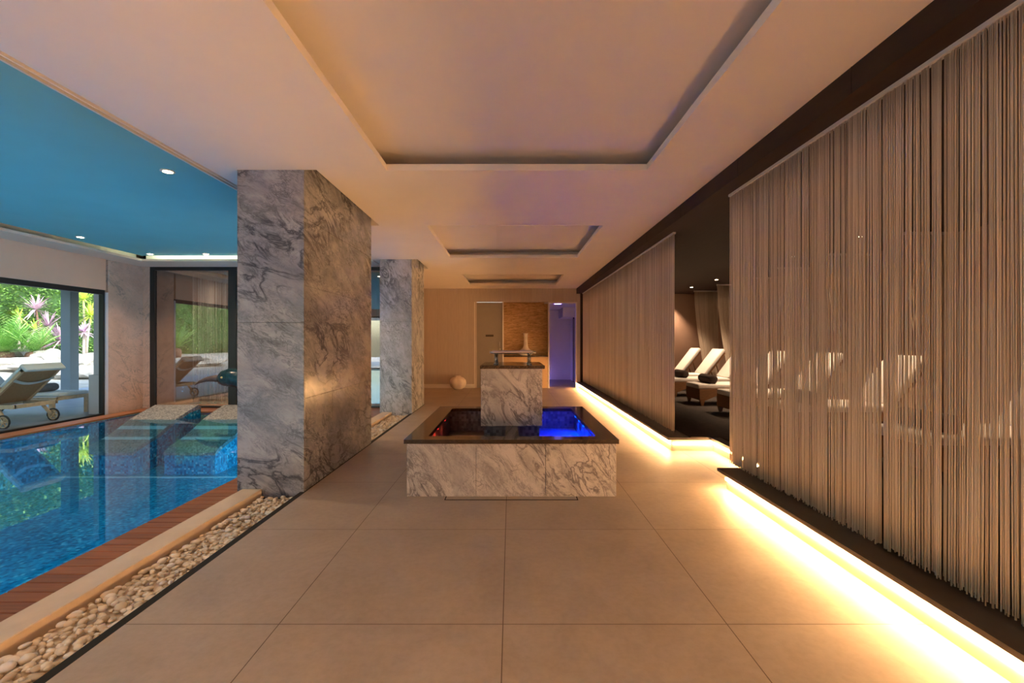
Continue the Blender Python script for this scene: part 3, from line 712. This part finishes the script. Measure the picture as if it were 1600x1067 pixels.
MB().tube([(2.05, 14.15, .7), (2.05, 14.15, 1.5)], .014).tube([(2.05, 14.15, .75), (2.09, 14.15, .75)], .01).tube([(2.05, 14.15, 1.45), (2.09, 14.15, 1.45)], .01).build('door_handle', 'black', dr)
tag(MB().box(1.092, 1.11, 13.6, 15.8, .02, .05).build('light_strip', 'led_violet'), 'blue violet light strip along the left foot of the corridor wall', 'light strip')
tag(MB().box(1.3, 1.5, 13.22, 13.4, 2.463, 2.469).build('ceiling_lamp', 'led_violet'), 'small square violet lamp in the corridor ceiling', 'ceiling light')

# ------------------------------------------------------------------ bird sculpture on the far deck
t = thing('bird_sculpture', 'dark teal bird sculpture with long curved brown beak beside the near pillar', 'sculpture', (-5.17, 8.86, 0))
body = MB(); pts = []; rs = []
for (x, z, r) in [(-.62,.60,.03),(-.58,.60,.10),(-.50,.62,.155),(-.38,.64,.18),(-.24,.63,.185),(-.08,.58,.19),(.1,.50,.21),(.3,.42,.22),(.5,.35,.17),(.68,.30,.08),(.8,.27,.03)]:
    pts.append((x, 0, z)); rs.append(r)
body.tube(pts, rs, 20); body.build('body', 'teal_glaze', t)
bk = MB(); bk.tube([(-.55,0,.62),(-.70,0,.62),(-.85,0,.60),(-.98,0,.555),(-1.08,0,.49)], [.09,.07,.052,.032,.006], 14, flat=.9); bk.build('beak', 'horn', t)
MB().lathe([(.001,-.022),(.02,-.012),(.024,0),(.02,.012),(.001,.022)], -.44, -.165, .65, 12).build('eye', 'eye', t)
for dx in (.1, .28):
    MB().tube([(dx,0,.36),(dx+.02,0,.2),(dx,0,.02)], .022, 8).box(dx-.09, dx+.05, -.05, .05, 0, .02).build('leg', 'horn', t)

# string curtain behind the tinted glass
t = thing('string_curtain', 'white string curtain hanging behind the dark glass wall by the pool', 'curtain', (-4.7, 9.5, .05))
MB().box(-2.05, 2.05, -.02, .02, 2.77, 2.82).build('curtain_rail', 'white_trim', t)
s = strings(lambda u, tt: (-2.05+4.1*u, 0), 260, .02, 2.77, .0045, rnd, .03, .03).build('strings', 'string_white', t); s['kind'] = 'stuff'

# ------------------------------------------------------------------ pebbles
pm = []
for k in range(7):
    bm = bmesh.new(); bmesh.ops.create_icosphere(bm, subdivisions=2, radius=1)
    for v in bm.verts:
        d_ = noise.noise(v.co*1.1+Vector((k*7, 0, 0)))*.22; v.co *= 1+d_
    me = bpy.data.meshes.new('pebble'); bm.to_mesh(me); bm.free(); me.materials.append(MAT['pebble'])
    me.polygons.foreach_set('use_smooth', [True]*len(me.polygons)); pm.append(me)
pr = random.Random(11); spots = []
def fill(y0, y1):
    step = .0295; ny = int((y1-y0)/step); nx = 9
    for j in range(ny):
        for i in range(nx):
            if pr.random() < .12: continue
            yy = y0+(j+.5+pr.uniform(-.4, .4))*step*1.0; xx = -2.21+(i+.5+pr.uniform(-.38,.38))*(.305/nx)
            big = pr.random() < .3
            a = pr.uniform(.020, .030) if big else pr.uniform(.012, .021)
            spots.append((xx, yy, -.046+pr.uniform(0, .016)+(.008 if big else 0), a, a*pr.uniform(.62, .9), a*pr.uniform(.45,.7), pr.uniform(0, PI), pr.uniform(-.35,.35), pr.randrange(7)))
fill(1.55, 3.99); fill(5.99, 8.36)
def showsize(s): return -s[3]/s[1]
vis = sorted([s for s in spots if s[1] > 1.72+.45*abs(s[0]+1.9)*2], key=showsize)
top = set(id(s) for s in vis[:300])
rest = MB()
for s in spots:
    x, y, z, a, b_, c_, rz, rx, k = s
    z = max(z, -.055+c_*.7)
    x = min(max(x, -2.225+a), -1.895-a)
    if id(s) in top:
        o = bpy.data.objects.new('pebble', pm[k]); o.location = (x, y, z); o.scale = (a, b_, c_); o.rotation_euler = (rx, 0, rz)
        C.objects.link(o); tag(o, 'smooth cream pebble lying in the gravel strip in front of the near marble pillar', 'pebble', 'cream pebbles in the near gravel strip')
    else:
        M = Matrix.Translation((x, y, z)) @ Matrix.Rotation(rz, 4, 'Z') @ Matrix.Rotation(rx, 4, 'X') @ Matrix.Diagonal((a, b_, c_, 1))
        me = pm[k]; rest.add([M @ v.co for v in me.vertices], [tuple(p_.vertices) for p_ in me.polygons], True)
o = rest.build('pebbles', 'pebble'); tag(o, 'smaller cream pebbles filling the gravel strip along the pool kerb', 'pebbles', kind='stuff')

# ------------------------------------------------------------------ outdoors: terrace, steamer loungers, garden
struct('terrace', MB().box(-13.0, WX-.1, -12, 14.5, -.12, -.02), 'concrete')
struct('bounce_terrace', MB().box(-30, 20, -24, YN-.1, -.2, -.13), 'bounce_stone')  # unseen pale ground added behind the camera to bounce sunlight indoors
struct('outdoor_pier', MB().box(-8.12, -7.66, 8.72, 9.12, -.02, 2.77).box(-7.97, -7.66, 8.46, 9.16, -.02, .72), 'render_white')
struct('outdoor_column', MB().box(-10.95, -10.72, 10.9, 11.12, -.02, 2.77), 'greypaint')
struct('terrace_roof', MB().box(-11.35, WX-.1, -12, 14, 2.77, 3.1), 'greypaint')
def ground_z(x, y):
    k = min(1, max(0, (-x-12.6)/4.5)); return -.03+.5*k + (.05*noise.noise(Vector((x*.5, y*.5, 0))) if k > 0 else 0)
g = MB(); vs = []; fs = []; nx, ny = 30, 60
for j in range(ny+1):
    for i in range(nx+1):
        x = -12.6-i*.8; y = -22+j*1.0; vs.append((x, y, ground_z(x, y)))
for j in range(ny):
    for i in range(nx): a = j*(nx+1)+i; fs.append((a, a+1, a+nx+2, a+nx+1))
g.add(vs, fs, True); struct('garden_ground', g, 'soil')

def steamer(loc, rz, label, towel):
    t = thing('garden_lounger', label, 'lounger', loc, rz, 'teak loungers on the terrace')   # foot at -x, head at +x
    fr = MB()
    for s in (-1, 1): fr.box(-1.55, .42, s*.33-.02, s*.33+.02, .30, .36)
    fr.box(-1.55, -1.50, -.33, .33, .30, .36).box(.37, .42, -.33, .33, .30, .36).box(-.2, -.15, -.33, .33, .30, .34)
    fr.build('frame', 'teak', t)
    for s in (-1, 1):
        MB().box(-1.50, -1.44, s*.33-.03, s*.33+.03, 0, .32).build('leg', 'teak', t)
        MB().tube([(.12, s*.33, .34), (.30, s*.35, .11)], .028, 6).tube([(-.1, s*.31, .33), (.18, s*.31, .64)], .013, 6).build('brace', 'teak', t)
        wh = MB(); R = .10; y = s*.385; pts = [(.30+R*math.cos(a*PI/10), y, .10+R*math.sin(a*PI/10)) for a in range(21)]
        wh.tube([(p[0]-.0, p[1], p[2]) for p in pts], .014, 8)
        wo_ = wh.build('wheel', 'rubber', t)
        sp_ = MB()
        for a in range(6):
            sp_.tube([(.30, y, .10), (.30+.085*math.cos(a*PI/3), y, .10+.085*math.sin(a*PI/3))], .011, 6)
        sp_.tube([(.30, y-.02, .10), (.30, y+.02, .10)], .028, 12)
        rg = [(.30+.083*math.cos(a*PI/10), y, .10+.083*math.sin(a*PI/10)) for a in range(21)]; sp_.tube(rg, .011, 6)
        sp_.build('wheel_hub', 'teak', wo_)
    MB().cbox(-1.55, -.05, -.30, .30, .36, .43, .03, seg=2).build('seat_cushion', 'offwhite', t)
    ang = math.atan2(.55, .56); m = Matrix.Translation((-.05, 0, .36)) @ Matrix.Rotation(-ang, 4, 'Y')
    MB().box(0, .80, -.31, -.27, -.02, .02, m).box(0, .80, .27, .31, -.02, .02, m).box(.76, .80, -.31, .31, -.02, .02, m).build('back_frame', 'teak', t)
    MB().box(.0, .78, -.275, .275, -.01, .0, m).build('back_sling', 'sling', t)
    cu = MB().cbox(0, .84, -.31, .31, .02, .08, .025, m, 2); cu.box(.62, .845, -.31, .31, -.034, .03, m) if False else None
    cu.cbox(.80, .86, -.32, .32, -.06, .08, .02, m, 2)
    # sagging strap behind the back
    pv = []
    for k in range(9):
        u = k/8; yy = -.31+.62*u; sag = .10*math.sin(PI*u)
        for wz in (0, .05): pv.append(m @ Vector((.56-sag+wz, yy, -.03)))
    for k in range(9):
        u = k/8; yy = -.31+.62*u; sag = .10*math.sin(PI*u)
        for wz in (0, .05): pv.append(m @ Vector((.56-sag+wz, yy, -.036)))
    cu.build('back_cushion', 'offwhite', t)
    MB().add(pv, [(2*k, 2*k+1, 2*k+3, 2*k+2) for k in range(8)]+[(18+2*k, 18+2*k+2, 18+2*k+3, 18+2*k+1) for k in range(8)]).build('cushion_strap', 'offwhite', t)
    return t
steamer((-8.27, 7.42, -.02), 0, 'teak garden lounger with wheels and raised back right outside the window', 1)
steamer((-9.75, 8.42, -.02), PI, 'teak garden lounger lying flat towards the white outdoor pier', 0)
mb = MB(); seg = 18
pr_ = [(.03, -.2), (.065, -.19), (.078, -.15), (.078, .15), (.065, .19), (.03, .2)]
mb.add([(r*math.cos(2*PI*k/seg), z, r*math.sin(2*PI*k/seg)+.078) for r, z in pr_ for k in range(seg)], [(a*seg+k, a*seg+(k+1)%seg, (a+1)*seg+(k+1)%seg, (a+1)*seg+k) for a in range(5) for k in range(seg)]+[tuple(range(seg)), tuple(5*seg+k for k in range(seg))], True)
o = mb.build('rolled_towel', 'greytowel'); o.location = (-8.72, 8.40, .41); tag(o, 'grey rolled towel on the flat garden lounger outside', 'towel')

def at(px, py, Y): return Vector(((px-798)/700*Y, Y, EYE-(py-533.5)/700*Y))
def rock(c_, s_, label, seed, group=None):
    bm = bmesh.new(); bmesh.ops.create_icosphere(bm, subdivisions=3, radius=1)
    for v in bm.verts:
        n_ = noise.noise(v.co*1.3+Vector((seed*5.1, 0, 0)))*.45+noise.noise(v.co*4+Vector((seed, 3, 0)))*.12
        v.co = v.co*(1+n_); v.co.x *= s_[0]; v.co.y *= s_[1]; v.co.z *= s_[2]
    me = bpy.data.meshes.new('boulder'); bm.to_mesh(me); bm.free(); me.materials.append(MAT['rock'])
    o = bpy.data.objects.new('boulder', me); C.objects.link(o); o.location = c_; o.rotation_euler = (0, 0, seed)
    tag(o, label, 'rock', 'pale garden boulders')
    return o
rk = [((38, 545, 17.5), (.55,.5,.42), 'tan boulder between the two cycads'), ((78, 548, 17.0), (.75,.6,.42), 'grey boulder left of the outdoor column'),
      ((88, 592, 14.6), (.8,.6,.22), 'flat pale rock low behind the garden loungers'), ((60, 583, 15.2), (1.1,.7,.25), 'broad flat pale rock in front of the right cycad'),
      ((15, 580, 15.4), (1.3,.7,.22), 'long flat pale rock below the left cycad'), ((133, 560, 17.0), (.5,.5,.36), 'pale boulder between column and pier'),
      ((132, 588, 15.0), (.8,.6,.26), 'low flat rock beside the white pier')]
for i, ((px, py, Y), sz, lb) in enumerate(rk):
    p_ = at(px, py, Y); p_.z = ground_z(p_.x, p_.y)+sz[2]*.5; rock(p_, sz, lb, i+1)
def blade(mb, p0, d_, L, w, droop, seg=4, bend=None):
    d_ = d_.normalized(); side = d_.cross(Vector((0,0,1)))
    side = side.normalized() if side.length > .05 else Vector((1,0,0)); up = side.cross(d_); vs = []
    for k in range(seg+1):
        t = k/seg; c_ = p0+d_*L*t-Vector((0,0,1))*droop*L*t*t; ww = w*(.55+.9*t-1.43*t*t) if k < seg else .002
        vs += [c_-side*ww, c_+side*ww]
    mb.add(vs, [(2*k, 2*k+1, 2*k+3, 2*k+2) for k in range(seg)], True)
gr = random.Random(5)
def cycad(base, R, n, label):
    t = thing('cycad', label, 'palm', base)
    MB().lathe([(.20,0),(.26,.1),(.27,.35),(.22,.5),(.08,.55)], seg=16, lobes=8, amp=.05).build('trunk', 'bark', t)
    mb = MB()
    for k in range(n):
        a = gr.uniform(0, 2*PI); el = gr.uniform(.25, 1.35); d_ = Vector((math.cos(a)*math.cos(el), math.sin(a)*math.cos(el), math.sin(el)))
        L = R*gr.uniform(.8, 1.1); p0 = Vector((0,0,.5)); pv = p0
        for j in range(1, 17):
            u = j/16; c_ = p0+d_*L*u-Vector((0,0,1))*(.42*L*u*u*math.cos(el)); t_ = (c_-pv).normalized()
            sd_ = t_.cross(Vector((0,0,1))); sd_ = sd_.normalized() if sd_.length > .05 else Vector((1,0,0))
            for s in (-1, 1):
                ll = .30*math.sin(PI*min(.97, .12+u*.88))**.7*R/1.3
                blade(mb, c_, t_*.55+sd_*s+Vector((0,0,.25)), ll, .02, .1, 2)
            pv = c_
    mb.build('fronds', 'frond', t)
def cordyline(base, heads, label, mat='purple', bark='bark', L=.75, n=60):
    t = thing('cordyline', label, 'spiky plant', base); tr = MB(); mb = MB()
    for hx, hy, hz in heads:
        tr.tube([(0,0,0), (hx*.35, hy*.35, hz*.5), (hx, hy, hz)], [.06,.045,.035], 7)
        for k in range(n):
            a = gr.uniform(0, 2*PI); el = gr.uniform(-.5, 1.45)
            blade(mb, Vector((hx, hy, hz)), Vector((math.cos(a)*math.cos(el), math.sin(a)*math.cos(el), math.sin(el))), L*gr.uniform(.7, 1.1), .035, .18, 4)
    tr.build('stem', bark, t); mb.build('leaves', mat, t)
def gb(px, Y): p_ = at(px, 560, Y); p_.z = ground_z(p_.x, p_.y)-.03; return p_
cycad(gb(8, 16.6), 1.75, 46, 'large green cycad with brown trunk at the left edge of the garden')
cycad(gb(54, 16.9), 1.35, 34, 'smaller green cycad right of the large one')
cordyline(gb(66, 18.4), [(-.25,0,2.25), (.15,.1,1.55), (.75,0,1.0)], 'tall purple cordyline with several spiky heads behind the cycads', L=.85, n=70)
cordyline(gb(131, 17.0), [(0,0,1.35)], 'small purple cordyline with pale stem between column and pier', bark='palebark', L=.5, n=60)
cordyline(gb(134, 19.0), [(-.1,0,2.7), (.2,0,2.0)], 'yellow green spiky yucca beside the white pier', 'lime', 'palebark', .9, 80)
cordyline(gb(30, 20.0), [(0,0,2.0), (.7,0,1.4)], 'pale lime yucca standing behind the large cycad', 'lime', 'palebark', .7, 50)
extra = [(-16.5, 9.0, 1.4, 'cycad left of the terrace, mirrored in the dark glass wall, nearest the column'), (-18.5, 5.0, 1.7, 'broad cycad beyond the terrace mirrored in the dark glass wall'), (-16.8, -.5, 1.4, 'cycad at the middle of the garden strip beyond the terrace'), (-18.2, -6, 1.7, 'far cycad beyond the terrace behind the camera')]
for x, y, R_, lb in extra: cycad(Vector((x, y, ground_z(x, y)-.03)), R_, 34, lb)
for i, (x, y, sx) in enumerate([(-14.6, 8.2, 1.2), (-15.0, 3.4, 1.5), (-14.8, -3, 1.4)]):
    rock(Vector((x, y, ground_z(x, y)+.1)), (.7, sx, .35), 'pale long rock edging the garden beyond the terrace, '+('nearest the column', 'middle one', 'furthest back')[i], 20+i)
cordyline(Vector((-19, 2.2, .4)), [(0,0,2.2), (.3,.5,1.5)], 'purple cordyline beyond the terrace mirrored in the dark glass wall', L=.85, n=60)
# hedge wrapping the garden
def hedge(label, p0, p1, H, n, seed):
    t = thing('hedge', label, 'hedge', (p0[0], p0[1], .35)); L = Vector((p1[0]-p0[0], p1[1]-p0[1], 0)); ln = L.length; u = L.normalized(); nrm = Vector((-u.y, u.x, 0))
    if nrm.x < 0: nrm = -nrm
    r_ = random.Random(seed); core = MB(); vs = []; NX, NZ = int(ln/.7), 9
    def surf(a, b_):
        p_ = u*(a*ln)+Vector((0, 0, b_*H)); bulge = 1.1*math.sin(PI*min(1, b_*.9+.12))**.5
        return p_+nrm*(bulge+.55*noise.noise(Vector((a*ln*.45, b_*H*.55, seed)))+.25*noise.noise(Vector((a*ln*1.3, b_*H*1.4, seed+9))))
    for j in range(NZ+1):
        for i in range(NX+1): vs.append(surf(i/NX, j/NZ)-nrm*.12)
    core.add(vs, [(j*(NX+1)+i, j*(NX+1)+i+1, (j+1)*(NX+1)+i+1, (j+1)*(NX+1)+i) for j in range(NZ) for i in range(NX)], True)
    back = []
    core.build('branches', 'hedge_core', t)
    lv = MB()
    for k in range(n):
        p_ = surf(r_.random(), r_.random())+nrm*r_.uniform(-.1, .22)
        d_ = (nrm*r_.uniform(.2, 1)+Vector((r_.uniform(-1,1), r_.uniform(-1,1), r_.uniform(-.7,.9)))).normalized()
        s1 = d_.cross(Vector((0,0,1))).normalized()*r_.uniform(.03,.06); L_ = r_.uniform(.09, .18)
        lv.add([p_, p_+d_*L_*.5+s1, p_+d_*L_, p_+d_*L_*.5-s1], [(0,1,2,3)])
    o = lv.build('foliage', 'hedge', t)
hedge('tall leafy green hedge filling the garden window behind the cycads', (-24.5, 14.6), (-21.5, 27), 7.6, 26000, 1)
hedge('tall leafy hedge further along the garden, seen mirrored in the dark glass', (-23, -22), (-24.7, 15.2), 7.6, 22000, 2)
